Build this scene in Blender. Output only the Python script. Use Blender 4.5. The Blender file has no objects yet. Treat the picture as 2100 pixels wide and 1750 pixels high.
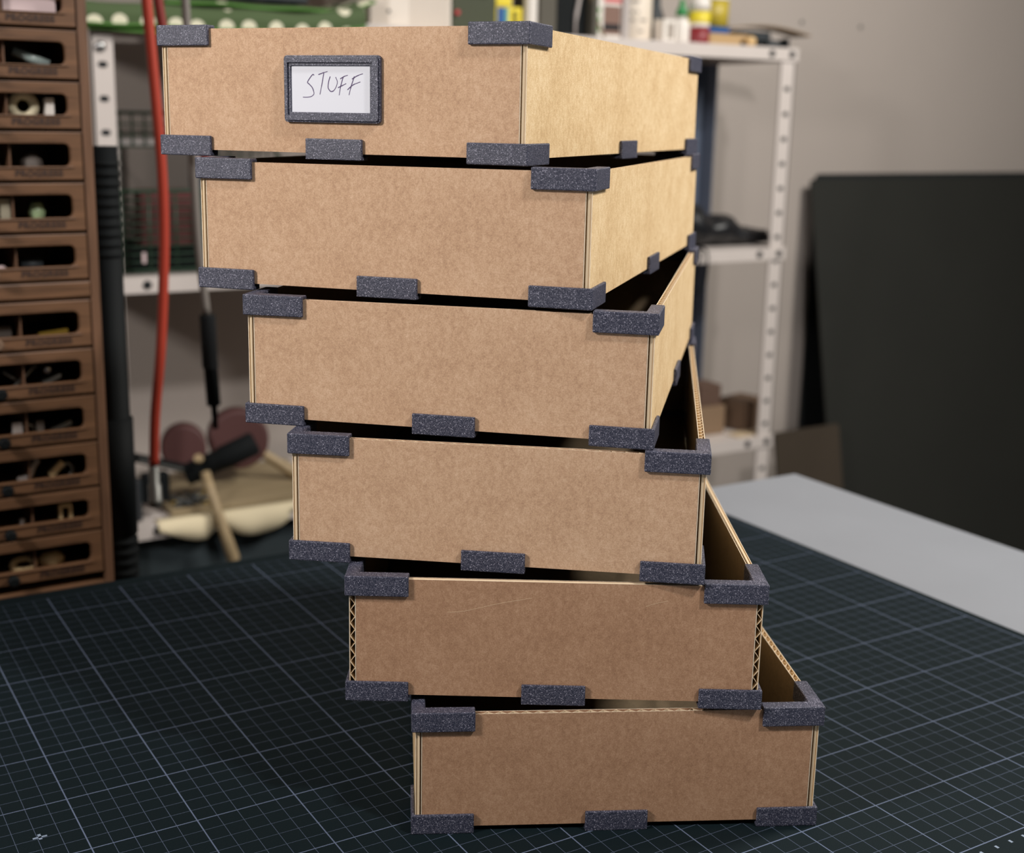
import bpy, bmesh, math, random
from mathutils import Vector, Matrix
PI = math.pi
sc = bpy.context.scene
C = sc.collection
rnd = random.Random(7)

# ------------------------------------------------------------------ helpers
def tag(o, label=None, cat=None, group=None, kind=None):
    if label: o['label'] = label
    if cat: o['category'] = cat
    if group: o['group'] = group
    if kind: o['kind'] = kind
    return o

def thing(name, label, cat, loc=(0, 0, 0), rz=0.0, group=None):
    o = bpy.data.objects.new(name, None)
    C.objects.link(o)
    o.empty_display_size = 0.01
    o.location = loc
    o.rotation_euler = (0, 0, rz)
    return tag(o, label, cat, group)

class MB:
    """collects verts and faces for ONE mesh object"""
    def __init__(s): s.v = []; s.f = []; s.m = []; s.sm = []
    def add(s, vs, fs, m=0, sm=False):
        b = len(s.v); s.v += [tuple(v) for v in vs]
        for f in fs: s.f.append([b + i for i in f]); s.m.append(m); s.sm.append(sm)
        return s
    def box(s, x0, x1, y0, y1, z0, z1, m=0):
        vs = [(x, y, z) for z in (z0, z1) for y in (y0, y1) for x in (x0, x1)]
        return s.add(vs, [(0, 2, 3, 1), (4, 5, 7, 6), (0, 1, 5, 4), (2, 6, 7, 3), (0, 4, 6, 2), (1, 3, 7, 5)], m)
    def obox(s, c, ax, ay, az, m=0):
        c, ax, ay, az = map(Vector, (c, ax, ay, az))
        vs = [c + ax * i + ay * j + az * k for k in (-1, 1) for j in (-1, 1) for i in (-1, 1)]
        return s.add(vs, [(0, 2, 3, 1), (4, 5, 7, 6), (0, 1, 5, 4), (2, 6, 7, 3), (0, 4, 6, 2), (1, 3, 7, 5)], m)
    def tube(s, pts, r, n=12, m=0, cap=True, closed=False):
        pts = [Vector(p) for p in pts]; N = len(pts)
        rs = r if isinstance(r, (list, tuple)) else [r] * N
        d0 = (pts[1] - pts[0]).normalized()
        up = Vector((0, 0, 1)) if abs(d0.z) < .9 else Vector((1, 0, 0))
        u = d0.cross(up).normalized(); vs = []
        for i, p in enumerate(pts):
            a = pts[max(i - 1, 0)]; b = pts[min(i + 1, N - 1)]
            if closed: a = pts[i - 1]; b = pts[(i + 1) % N]
            d = (b - a)
            d = d.normalized() if d.length > 1e-9 else d0
            u = (u - d * u.dot(d)).normalized(); w = d.cross(u)
            for k in range(n):
                t = 2 * PI * k / n
                vs.append(p + (u * math.cos(t) + w * math.sin(t)) * rs[i])
        fs = []
        for i in range(N if closed else N - 1):
            j = (i + 1) % N
            for k in range(n):
                fs.append((i * n + k, i * n + (k + 1) % n, j * n + (k + 1) % n, j * n + k))
        s.add(vs, fs, m, True)
        if cap and not closed:
            b = len(s.v) - len(vs)
            s.f.append([b + k for k in reversed(range(n))]); s.m.append(m); s.sm.append(False)
            s.f.append([b + (N - 1) * n + k for k in range(n)]); s.m.append(m); s.sm.append(False)
        return s
    def lathe(s, prof, cx=0, cy=0, cz=0, n=32, m=0):
        """prof: (r,z) from bottom to top"""
        vs = []
        for r, z in prof:
            for k in range(n):
                t = 2 * PI * k / n; vs.append((cx + r * math.cos(t), cy + r * math.sin(t), cz + z))
        fs = []
        for i in range(len(prof) - 1):
            for k in range(n):
                fs.append((i * n + k, i * n + (k + 1) % n, (i + 1) * n + (k + 1) % n, (i + 1) * n + k))
        s.add(vs, fs, m, True)
        b = len(s.v) - len(vs)
        s.f.append([b + k for k in reversed(range(n))]); s.m.append(m); s.sm.append(False)
        s.f.append([b + (len(prof) - 1) * n + k for k in range(n)]); s.m.append(m); s.sm.append(False)
        return s
    def prism(s, poly, to3, h0, h1, m=0):
        """poly: 2D loop; to3(a,b,h) -> 3D"""
        n = len(poly)
        vs = [to3(a, b, h0) for a, b in poly] + [to3(a, b, h1) for a, b in poly]
        fs = [tuple(reversed(range(n))), tuple(range(n, 2 * n))] + [(i, (i + 1) % n, n + (i + 1) % n, n + i) for i in range(n)]
        return s.add(vs, fs, m)
    def build(s, name, mats, parent=None, bevel=0, seg=2, loc=None, label=None, fixn=True):
        me = bpy.data.meshes.new(name)
        me.from_pydata(s.v, [], s.f)
        if not isinstance(mats, (list, tuple)): mats = [mats]
        for mt in mats: me.materials.append(mt)
        for p, mi, sm in zip(me.polygons, s.m, s.sm): p.material_index = mi; p.use_smooth = sm
        if fixn:
            bm = bmesh.new(); bm.from_mesh(me); bmesh.ops.recalc_face_normals(bm, faces=bm.faces); bm.to_mesh(me); bm.free()
        me.update()
        o = bpy.data.objects.new(name, me); C.objects.link(o)
        if parent: o.parent = parent
        if loc is not None: o.location = loc
        if bevel:
            b = o.modifiers.new('bevel', 'BEVEL'); b.width = bevel; b.segments = seg; b.limit_method = 'ANGLE'; b.angle_limit = math.radians(40)
        if label: o['label'] = label
        return o

def rrect(x0, x1, z0, z1, r, n=5):
    """rounded rectangle loop, ccw, with a vertex in the middle of each corner"""
    out = []
    for cx, cz, a0 in ((x1 - r, z1 - r, 0), (x0 + r, z1 - r, 90), (x0 + r, z0 + r, 180), (x1 - r, z0 + r, 270)):
        for k in range(n):
            a = math.radians(a0 + 90 * k / (n - 1)); out.append((cx + r * math.cos(a), cz + r * math.sin(a)))
    return out

def ring_plate(mb, O, I, r, y0, y1, m=0, ro=None):
    """rectangular plate O=(x0,x1,z0,z1) with a rounded hole I, between y0 (front) and y1"""
    n = 5
    inn = rrect(*I, r, n)
    if ro: out = rrect(*O, ro, n)
    else:
        out = []
        for c, (X, Z) in enumerate(((O[1], O[3]), (O[0], O[3]), (O[0], O[2]), (O[1], O[2]))):
            for k in range(n):
                ix, iz = inn[c * n + k]; t = k / (n - 1)
                px, pz = (X, iz) if (c % 2 == 0) == (t < .5) else (ix, Z)
                if abs(t - .5) < 1e-6: px, pz = X, Z
                out.append((px, pz))
    N = len(inn)
    vs = [(x, y0, z) for x, z in out] + [(x, y0, z) for x, z in inn] + [(x, y1, z) for x, z in out] + [(x, y1, z) for x, z in inn]
    fs = []
    for i in range(N):
        j = (i + 1) % N
        fs += [(i, j, N + j, N + i), (2 * N + j, 2 * N + i, 3 * N + i, 3 * N + j), (j, i, 2 * N + i, 2 * N + j), (N + i, N + j, 3 * N + j, 3 * N + i)]
    return mb.add(vs, fs, m)

def crom(pts, n=6):
    P = [Vector(p) for p in pts]; P = [P[0] * 2 - P[1]] + P + [P[-1] * 2 - P[-2]]; out = []
    for i in range(1, len(P) - 2):
        for k in range(n):
            t = k / n; a, b, c, d = P[i - 1:i + 3]
            out.append(.5 * ((2 * b) + (c - a) * t + (2 * a - 5 * b + 4 * c - d) * t * t + (3 * b - a - 3 * c + d) * t ** 3))
    return out + [P[-2]]

# ------------------------------------------------------------------ materials
def lin(c):
    return tuple(((x / 255) / 12.92 if x / 255 <= .04045 else ((x / 255 + .055) / 1.055) ** 2.4) for x in c) + (1,)

def mat(name, col, rough=.6, metal=0.0, spec=.5, coat=0.0, mott=0.0, mscale=30, bump=0.0, bscale=200, trans=0.0):
    m = bpy.data.materials.new(name); m.use_nodes = True
    nt = m.node_tree; b = nt.nodes['Principled BSDF']
    b.inputs['Base Color'].default_value = lin(col)
    b.inputs['Roughness'].default_value = rough; b.inputs['Metallic'].default_value = metal
    b.inputs['Specular IOR Level'].default_value = spec
    if coat: b.inputs['Coat Weight'].default_value = coat
    if trans: b.inputs['Transmission Weight'].default_value = trans
    tc = nt.nodes.new('ShaderNodeTexCoord')
    if mott:
        n = nt.nodes.new('ShaderNodeTexNoise'); n.inputs['Scale'].default_value = mscale; n.inputs['Detail'].default_value = 6
        nt.links.new(tc.outputs['Object'], n.inputs['Vector'])
        r = nt.nodes.new('ShaderNodeMapRange'); r.inputs[1].default_value = .3; r.inputs[2].default_value = .7
        r.inputs[3].default_value = 1 - mott; r.inputs[4].default_value = 1 + mott
        nt.links.new(n.outputs['Fac'], r.inputs[0])
        mx = nt.nodes.new('ShaderNodeVectorMath'); mx.operation = 'SCALE'; mx.inputs[0].default_value = lin(col)[:3]
        nt.links.new(r.outputs[0], mx.inputs['Scale']); nt.links.new(mx.outputs[0], b.inputs['Base Color'])
    if bump:
        n = nt.nodes.new('ShaderNodeTexNoise'); n.inputs['Scale'].default_value = bscale; n.inputs['Detail'].default_value = 4
        nt.links.new(tc.outputs['Object'], n.inputs['Vector'])
        bp = nt.nodes.new('ShaderNodeBump'); bp.inputs['Strength'].default_value = bump; bp.inputs['Distance'].default_value = .001
        nt.links.new(n.outputs['Fac'], bp.inputs['Height']); nt.links.new(bp.outputs[0], b.inputs['Normal'])
    return m

def kraft_mat(name, c1, c2, c3):
    """kraft paper: cloudy pulp mottling, fine fibres"""
    m = bpy.data.materials.new(name); m.use_nodes = True; nt = m.node_tree; L = nt.links
    b = nt.nodes['Principled BSDF']; b.inputs['Roughness'].default_value = .78; b.inputs['Specular IOR Level'].default_value = .25
    tc = nt.nodes.new('ShaderNodeTexCoord')
    def noise(sc_, det, vec=None, rough=.55):
        n = nt.nodes.new('ShaderNodeTexNoise'); n.inputs['Scale'].default_value = sc_; n.inputs['Detail'].default_value = det
        n.inputs['Roughness'].default_value = rough
        L.new(vec or tc.outputs['Object'], n.inputs['Vector']); return n.outputs['Fac']
    mp = nt.nodes.new('ShaderNodeMapping'); mp.inputs['Scale'].default_value = (1, 1, .7)
    L.new(tc.outputs['Object'], mp.inputs['Vector'])
    big = noise(420, 7, mp.outputs[0], .75); fine = noise(1900, 3, None, .7); mid = noise(45, 3)
    def mixf(a, b_, fb):
        q = nt.nodes.new('ShaderNodeMath'); q.operation = 'MULTIPLY_ADD'; L.new(b_, q.inputs[0]); q.inputs[1].default_value = fb; L.new(a, q.inputs[2]); return q.outputs[0]
    s = mixf(big, fine, 1.1); s = mixf(s, mid, .4)
    cr = nt.nodes.new('ShaderNodeValToRGB'); cr.color_ramp.elements[0].position = .92; cr.color_ramp.elements[0].color = lin(c1)
    cr.color_ramp.elements[1].position = 1.58; cr.color_ramp.elements[1].color = lin(c3)
    e = cr.color_ramp.elements.new(1.0) if False else None
    mr = nt.nodes.new('ShaderNodeMapRange'); mr.inputs[1].default_value = .85; mr.inputs[2].default_value = 1.65
    L.new(s, mr.inputs[0]); cr.color_ramp.elements[0].position = .05; cr.color_ramp.elements[1].position = .95
    md = cr.color_ramp.elements.new(.5); md.color = lin(c2)
    L.new(mr.outputs[0], cr.inputs[0]); L.new(cr.outputs[0], b.inputs['Base Color'])
    bp = nt.nodes.new('ShaderNodeBump'); bp.inputs['Strength'].default_value = .25; bp.inputs['Distance'].default_value = .0002
    L.new(fine, bp.inputs['Height']); L.new(bp.outputs[0], b.inputs['Normal'])
    return m

def glitter_mat(name, base, fleck):
    """dark printed plastic: glitter flecks and fine layer lines"""
    m = bpy.data.materials.new(name); m.use_nodes = True; nt = m.node_tree; L = nt.links
    b = nt.nodes['Principled BSDF']; b.inputs['Roughness'].default_value = .5; b.inputs['Specular IOR Level'].default_value = .45
    tc = nt.nodes.new('ShaderNodeTexCoord')
    def flecks(scale, lo, hi, keep):
        v = nt.nodes.new('ShaderNodeTexVoronoi'); v.inputs['Scale'].default_value = scale; L.new(tc.outputs['Object'], v.inputs['Vector'])
        r = nt.nodes.new('ShaderNodeMapRange'); r.inputs[1].default_value = hi; r.inputs[2].default_value = lo; r.inputs[3].default_value = 0; r.inputs[4].default_value = 1
        L.new(v.outputs['Distance'], r.inputs[0])
        sx = nt.nodes.new('ShaderNodeSeparateColor'); L.new(v.outputs['Color'], sx.inputs[0])
        g = nt.nodes.new('ShaderNodeMath'); g.operation = 'GREATER_THAN'; g.inputs[1].default_value = keep; L.new(sx.outputs[0], g.inputs[0])
        k = nt.nodes.new('ShaderNodeMath'); k.operation = 'MULTIPLY'; L.new(r.outputs[0], k.inputs[0]); L.new(g.outputs[0], k.inputs[1])
        return k.outputs[0]
    a = flecks(1700, .12, .42, .72); c = flecks(2900, .1, .6, .35)
    q = nt.nodes.new('ShaderNodeMath'); q.operation = 'MULTIPLY_ADD'; L.new(c, q.inputs[0]); q.inputs[1].default_value = .30; q.use_clamp = True
    h = nt.nodes.new('ShaderNodeMath'); h.operation = 'MULTIPLY'; L.new(a, h.inputs[0]); h.inputs[1].default_value = .75
    L.new(h.outputs[0], q.inputs[2])
    mx = nt.nodes.new('ShaderNodeMix'); mx.data_type = 'RGBA'; mx.inputs[6].default_value = lin(base); mx.inputs[7].default_value = lin(fleck)
    L.new(q.outputs[0], mx.inputs[0]); L.new(mx.outputs[2], b.inputs['Base Color'])
    sep = nt.nodes.new('ShaderNodeSeparateXYZ'); L.new(tc.outputs['Object'], sep.inputs[0])
    w = nt.nodes.new('ShaderNodeMath'); w.operation = 'MULTIPLY'; w.inputs[1].default_value = 2 * PI / .0004; L.new(sep.outputs[2], w.inputs[0])
    sn = nt.nodes.new('ShaderNodeMath'); sn.operation = 'SINE'; L.new(w.outputs[0], sn.inputs[0])
    bp = nt.nodes.new('ShaderNodeBump'); bp.inputs['Strength'].default_value = .3; bp.inputs['Distance'].default_value = .00008
    L.new(sn.outputs[0], bp.inputs['Height']); L.new(bp.outputs[0], b.inputs['Normal'])
    return m

def mat_grid(name):
    """cutting mat: centimetre grid, bold line every five, cloth-like grain"""
    m = bpy.data.materials.new(name); m.use_nodes = True; nt = m.node_tree; L = nt.links
    b = nt.nodes['Principled BSDF']; b.inputs['Roughness'].default_value = .8; b.inputs['Specular IOR Level'].default_value = .2
    tc = nt.nodes.new('ShaderNodeTexCoord'); sep = nt.nodes.new('ShaderNodeSeparateXYZ'); L.new(tc.outputs['Object'], sep.inputs[0])
    def M(op, a, b_=None, c=None, clamp=False):
        n = nt.nodes.new('ShaderNodeMath'); n.operation = op; n.use_clamp = clamp
        for i, x in enumerate((a, b_, c)):
            if x is None: continue
            if isinstance(x, (int, float)): n.inputs[i].default_value = x
            else: L.new(x, n.inputs[i])
        return n.outputs[0]
    def line(co, pitch, w):
        t = M('DIVIDE', co, pitch); t = M('SUBTRACT', t, M('ROUND', t)); d = M('MULTIPLY', M('ABSOLUTE', t), pitch)
        r = nt.nodes.new('ShaderNodeMapRange'); r.inputs[1].default_value = w * .5 + .00004; r.inputs[2].default_value = w * .5 - .00004
        L.new(d, r.inputs[0]); return r.outputs[0]
    X, Y = sep.outputs[0], sep.outputs[1]
    thin = M('MAXIMUM', line(X, .01, .00026), line(Y, .01, .00026))
    bold = M('MAXIMUM', line(X, .05, .00062), line(Y, .05, .00062))
    inside = M('MULTIPLY', M('MULTIPLY', M('GREATER_THAN', Y, -.0506), M('LESS_THAN', X, .2508)), M('LESS_THAN', Y, .4808))
    f = M('MULTIPLY', M('MAXIMUM', M('MULTIPLY', thin, .62), bold), inside, None, True)
    ns = nt.nodes.new('ShaderNodeTexNoise'); ns.inputs['Scale'].default_value = 9; L.new(tc.outputs['Object'], ns.inputs['Vector'])
    f = M('MULTIPLY', f, M('MULTIPLY_ADD', ns.outputs['Fac'], .9, .5))
    mx = nt.nodes.new('ShaderNodeMix'); mx.data_type = 'RGBA'; mx.inputs[6].default_value = lin((3, 20, 25)); mx.inputs[7].default_value = lin((98, 110, 134))
    L.new(f, mx.inputs[0]); L.new(mx.outputs[2], b.inputs['Base Color'])
    vo = nt.nodes.new('ShaderNodeTexNoise'); vo.inputs['Scale'].default_value = 1400; L.new(tc.outputs['Object'], vo.inputs['Vector'])
    bp = nt.nodes.new('ShaderNodeBump'); bp.inputs['Strength'].default_value = .35; bp.inputs['Distance'].default_value = .0003
    L.new(vo.outputs['Fac'], bp.inputs['Height']); L.new(bp.outputs[0], b.inputs['Normal'])
    return m

def wood_mat(name, c1, c2, axis=0, scale=14, rough=.5):
    m = bpy.data.materials.new(name); m.use_nodes = True; nt = m.node_tree; L = nt.links
    b = nt.nodes['Principled BSDF']; b.inputs['Roughness'].default_value = rough
    tc = nt.nodes.new('ShaderNodeTexCoord'); mp = nt.nodes.new('ShaderNodeMapping')
    s = [scale * 14] * 3; s[axis] = scale; mp.inputs['Scale'].default_value = s
    L.new(tc.outputs['Object'], mp.inputs['Vector'])
    n = nt.nodes.new('ShaderNodeTexNoise'); n.inputs['Scale'].default_value = 1; n.inputs['Detail'].default_value = 6; n.inputs['Distortion'].default_value = .6
    L.new(mp.outputs[0], n.inputs['Vector'])
    cr = nt.nodes.new('ShaderNodeValToRGB'); cr.color_ramp.elements[0].position = .3; cr.color_ramp.elements[1].position = .7
    cr.color_ramp.elements[0].color = lin(c1); cr.color_ramp.elements[1].color = lin(c2)
    L.new(n.outputs['Fac'], cr.inputs[0]); L.new(cr.outputs[0], b.inputs['Base Color'])
    return m

def dots_mat(name, base, dot):
    """printed cloth with round dots"""
    m = bpy.data.materials.new(name); m.use_nodes = True; nt = m.node_tree; L = nt.links
    b = nt.nodes['Principled BSDF']; b.inputs['Roughness'].default_value = .8
    tc = nt.nodes.new('ShaderNodeTexCoord'); mp = nt.nodes.new('ShaderNodeMapping'); mp.inputs['Scale'].default_value = (34, 40, 0)
    L.new(tc.outputs['UV'], mp.inputs['Vector'])
    v = nt.nodes.new('ShaderNodeTexVoronoi'); v.voronoi_dimensions = '2D'; v.inputs['Scale'].default_value = 1; v.inputs['Randomness'].default_value = .25
    L.new(mp.outputs[0], v.inputs['Vector'])
    r = nt.nodes.new('ShaderNodeMapRange'); r.inputs[1].default_value = .30; r.inputs[2].default_value = .27; L.new(v.outputs['Distance'], r.inputs[0])
    mx = nt.nodes.new('ShaderNodeMix'); mx.data_type = 'RGBA'; mx.inputs[6].default_value = lin(base); mx.inputs[7].default_value = lin(dot)
    L.new(r.outputs[0], mx.inputs[0]); L.new(mx.outputs[2], b.inputs['Base Color'])
    return m

KI = kraft_mat('kraft_inner_liner_shaded', (112, 98, 78), (132, 114, 90), (150, 130, 102))  # inside faces darkened: shade of the tray interiors put into the colour
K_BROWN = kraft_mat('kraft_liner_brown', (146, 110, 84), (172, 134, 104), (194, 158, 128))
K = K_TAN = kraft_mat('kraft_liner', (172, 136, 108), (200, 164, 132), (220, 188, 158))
KS = kraft_mat('kraft_liner_lit_side', (184, 148, 104), (218, 188, 142), (242, 220, 182))  # side panels paler than the fronts: side light put into the colour
CUT = mat('cut_edge_paper', (236, 220, 194), .85, mott=.15, mscale=300)
FLUTE = mat('fluting_paper', (224, 202, 168), .85)
GL = glitter_mat('glitter_plastic', (46, 49, 66), (214, 212, 232))
MATG = mat_grid('cutting_mat')
MATEDGE = mat('mat_edge', (16, 26, 30), .7)
DESK = mat('desk_laminate', (146, 150, 157), .45, mott=.03, mscale=12)
WALL = mat('painted_wall', (178, 168, 160), .85, mott=.03, mscale=3, bump=.15, bscale=300)
FLOOR = mat('floor_grey', (70, 70, 68), .6, mott=.1, mscale=8)
SHELFM = mat('enamelled_steel', (205, 196, 190), .4, mott=.02, mscale=20)
BLUEG = mat('shaded_rear_steel', (92, 102, 120), .5)  # rear uprights only: their shade is put into the steel colour
HOLE = mat('dark_hole', (18, 22, 26), .8)
BOLT = mat('zinc_bolt', (190, 190, 190), .3, metal=1)
STEEL = mat('dull_steel', (128, 128, 124), .5, metal=.8)
GREYROD = mat('grey_hose_cover', (128, 122, 116), .5)
BLACK = mat('black_plastic', (8, 13, 15), .7, spec=.2)
BLACKR = mat('black_rubber', (10, 15, 17), .8, spec=.25, bump=.2, bscale=80)
REDH = mat('red_hose_rubber', (176, 62, 44), .45)
REDD = mat('dark_red_hose_rubber', (128, 40, 34), .5)
WOODC = wood_mat('cabinet_wood', (80, 56, 38), (114, 82, 58), 0, 16, .45)
WOODT = wood_mat('cabinet_wood_upright', (84, 60, 44), (112, 82, 62), 2, 16, .45)
DARKWOOD = mat('drawer_inside', (38, 30, 24), .8)
INK = mat('dark_print', (52, 34, 26), .6)
BOARD = mat('dark_board', (32, 33, 28), .75, mott=.08, mscale=6)
BOARD2 = mat('black_board', (26, 30, 31), .75)
BROWNC = mat('brown_card', (104, 82, 64), .8, mott=.06)
WIREG = mat('green_wire', (26, 54, 36), .5)
CREAM = mat('cream_plastic', (222, 196, 150), .5)
CREAMP = mat('cream_paper', (226, 212, 178), .8, bump=.3, bscale=25)
WHITEP = mat('white_plastic', (226, 220, 212), .4)
WHITEC = mat('white_card', (226, 228, 236), .75)
PEN = mat('violet_pen', (84, 66, 108), .5)
LIGHTW = wood_mat('handle_wood', (150, 130, 98), (184, 162, 126), 2, 20, .55)
PLANKW = wood_mat('plank_wood', (140, 124, 96), (166, 148, 116), 0, 10, .6)
YEL = mat('yellow_print', (222, 202, 48), .45)
GOLD = mat('ochre_paint', (178, 158, 52), .45)
BLUE = mat('blue_print', (16, 78, 142), .45)
TEALP = mat('teal_print', (80, 150, 150), .5)
REDP = mat('dark_red_print', (128, 34, 40), .45)
REDL = mat('red_print', (184, 50, 56), .5)
GRN = mat('green_plastic', (30, 130, 64), .45)
GRND = mat('green_print', (96, 150, 84), .5)
DGREEN = mat('dark_green_case', (52, 58, 34), .6)
DGREY = mat('dark_grey_case', (44, 50, 54), .6)
MGREY = mat('warm_grey_box', (78, 74, 64), .7)
GREYW = mat('pale_grey_plastic', (176, 168, 164), .5)
PRINTG = mat('grey_print', (150, 140, 130), .6)
DARKR = mat('dark_red_rubber', (76, 42, 40), .6)
REDBRICK = mat('muted_red_card', (84, 34, 34), .7)
BRASS = mat('brass', (190, 160, 70), .35, metal=.8)
PINKW = mat('pinkish_paper', (196, 176, 176), .8)
PALEGRN = mat('pale_green_plastic', (150, 170, 130), .4)
SKINB = mat('dusty_brown', (84, 76, 70), .7)
DSLATE = mat('slate_infill', (44, 54, 58), .65)
BAG = mat('black_film', (16, 18, 22), .42, bump=.5, bscale=30)
CLOTHG = dots_mat('green_dotted_cloth', (70, 88, 52), (222, 218, 192))
PIPING = mat('bright_green_cloth', (76, 128, 48), .8)
BROWNPIC = mat('brown_picture', (120, 92, 80), .6)
VENEER = mat('veneer', (134, 112, 86), .6)

# ------------------------------------------------------------------ cardboard trays
W, D, H = .1967, .3264, .06246            # outer size over the brackets
LA, LB = .02985, .02944                   # bracket arms: along the front, along the side
HB, WT, GAP, TK = .00985, .0017, .0066, .0031   # bracket height, wall, channel width over all, board thickness

def corrugated(w, h, t, fl, mats=(0, 1, 2), pitch=.0061, seed=0):
    """board centred on x, y 0..t, z 0..h; two liners and a zigzag flute. materials: 0 liner outside, 1 cut edge, 2 flute, 3 liner inside"""
    r = random.Random(seed); mb = MB(); lt = .00032
    for y0, y1, inner in ((0, lt, False), (t - lt, t, True)):
        b = len(mb.f); mb.box(-w / 2, w / 2, y0, y1, 0, h)
        # order of box faces: bottom, top, front, back, left, right
        for i in (0, 1, 4, 5): mb.m[b + i] = 1
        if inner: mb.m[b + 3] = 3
    L = w if fl == 'v' else h
    n = int(L / (pitch / 2)); pts = []
    off = pitch * r.random()
    for i in range(n + 1):
        a = i * L / n
        y = lt if i % 2 else t - lt
        pts.append((a, y))
    pts = [(0, t * .62), (.0007, lt)] + [p_ for p_ in pts if .002 < p_[0] < L - .002] + [(L - .0007, lt), (L, t * .62)]
    q = .00013
    poly = []
    for a, y in pts: poly.append((a, y))
    vs = []; fs = []
    for a, y in poly:
        for s_ in (-q, q):
            yy = min(max(y + s_, lt * .6), t - lt * .6)
            for e in (0.0002, (h if fl == 'v' else w) - .0002):
                if fl == 'v': vs.append((-w / 2 + a, yy, e))
                else: vs.append((-w / 2 + e, yy, a))
    for i in range(len(poly) - 1):
        A = i * 4; B = A + 4
        fs += [(A, A + 1, B + 1, B), (A + 2, B + 2, B + 3, A + 3), (A, B, B + 2, A + 2), (A + 1, A + 3, B + 3, B + 1)]
    mb.add(vs, fs, 2)
    return mb

def xf(mb, f):
    mb.v = [tuple(f(*v)) for v in mb.v]; return mb

def bracket(top):
    """L-shaped U-channel for the front-left corner, outer corner at 0,0, arms +x and +y; z 0..HB"""
    if top: prof = [(0, 0), (0, HB), (GAP, HB), (GAP, 0), (GAP - WT, 0), (GAP - WT, HB - WT), (WT, HB - WT), (WT, 0)]
    else: prof = [(0, HB), (0, 0), (GAP, 0), (GAP, HB), (GAP - WT, HB), (GAP - WT, WT), (WT, WT), (WT, HB)]
    mb = MB(); n = len(prof); vs = []
    for o, z in prof: vs.append((LA, o, z))
    for o, z in prof: vs.append((o, o, z))
    for o, z in prof: vs.append((o, LB, z))
    fs = []
    for s_ in (0, n):
        for i in range(n): fs.append((s_ + i, s_ + (i + 1) % n, s_ + n + (i + 1) % n, s_ + n + i))
    # end caps as three quads each
    for s_, rev in ((0, True), (2 * n, False)):
        for q in ((0, 1, 6, 7), (1, 2, 5, 6), (2, 3, 4, 5)):
            f = tuple(s_ + k for k in q); fs.append(tuple(reversed(f)) if rev else f)
    return mb.add(vs, fs)

def clip():
    mb = MB(); prof = [(0, HB), (0, 0), (GAP, 0), (GAP, HB), (GAP - WT, HB), (GAP - WT, WT), (WT, WT), (WT, HB)]; n = 8
    vs = [(x, o, z) for x in (-.0151, .0151) for o, z in prof]
    fs = [(i, (i + 1) % n, n + (i + 1) % n, n + i) for i in range(n)]
    for q in ((0, 1, 6, 7), (1, 2, 5, 6), (2, 3, 4, 5)): fs += [q, tuple(n + k for k in reversed(q))]
    return mb.add(vs, fs)

def make_tray(k, loc, yaw, fl_front, fl_side, label):
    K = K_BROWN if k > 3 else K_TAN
    t = thing('cardboard_tray', label, 'tray', loc, yaw, 'stack of cardboard trays')
    zb = .0030; ph = H - .0017 - zb; iw = W - 2 * WT - 2 * TK - .0006
    g = .0002
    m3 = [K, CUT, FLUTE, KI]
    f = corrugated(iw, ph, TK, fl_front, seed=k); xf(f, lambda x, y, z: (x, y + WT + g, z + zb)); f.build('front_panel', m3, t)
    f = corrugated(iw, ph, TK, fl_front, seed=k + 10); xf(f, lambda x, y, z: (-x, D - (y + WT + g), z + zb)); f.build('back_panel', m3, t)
    sw = D - 2 * WT - 2 * g
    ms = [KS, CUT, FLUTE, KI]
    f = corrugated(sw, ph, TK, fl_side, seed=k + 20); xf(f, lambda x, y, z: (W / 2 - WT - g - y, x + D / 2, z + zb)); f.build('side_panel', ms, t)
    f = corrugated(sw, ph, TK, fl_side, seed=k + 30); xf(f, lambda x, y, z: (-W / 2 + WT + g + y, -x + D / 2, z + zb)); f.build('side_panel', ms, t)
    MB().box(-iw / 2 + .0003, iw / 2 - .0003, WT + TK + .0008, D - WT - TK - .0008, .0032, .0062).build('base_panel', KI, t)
    for top in (True, False):
        z0 = H - HB if top else 0
        for sx in (-1, 1):
            for sy in (0, 1):
                b = bracket(top)
                xf(b, lambda x, y, z: (sx * (W / 2 - x), (D - y if sy else y), z + z0))
                b.build('corner_bracket', GL, t, bevel=.00055, seg=2)
    c = clip(); c.build('edge_clip', GL, t, bevel=.0004)
    c = clip(); xf(c, lambda x, y, z: (-x, D - y, z)); c.build('edge_clip', GL, t, bevel=.0004)
    for sx in (-1, 1):
        c = clip(); xf(c, lambda x, y, z: (sx * (W / 2 - y), D / 2 + x, z)); c.build('edge_clip', GL, t, bevel=.0004)
    return t

TR = [(-.217106, .169552, -.921885, 'v', 'v', 'kraft cardboard tray with a framed STUFF label, topmost of the stack'),
      (-.205336, .136546, -.828995, 'v', 'v', 'kraft cardboard tray directly beneath the labelled top tray'),
      (-.188705, .110532, -.743, 'v', 'v', 'kraft cardboard tray third from the top of the stack, sliver of its right side showing'),
      (-.174017, .087600, -.666327, 'v', 'v', 'kraft cardboard tray fourth from the top, its top right corner near the grey upright'),
      (-.153374, .064221, -.551, 'h', 'h', 'kraft cardboard tray second from bottom, with zigzag fluting showing at both sides'),
      (-.127827, .044654, -.464, 'v', 'v', 'kraft cardboard tray at the bottom of the stack, standing on the cutting mat')]
trays = []
for k, (x, y, a, ff, fs_, lb) in enumerate(TR):
    trays.append(make_tray(k, (x, y, (5 - k) * H + .0002 * (5 - k) * 0), a, ff, fs_, lb))

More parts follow.
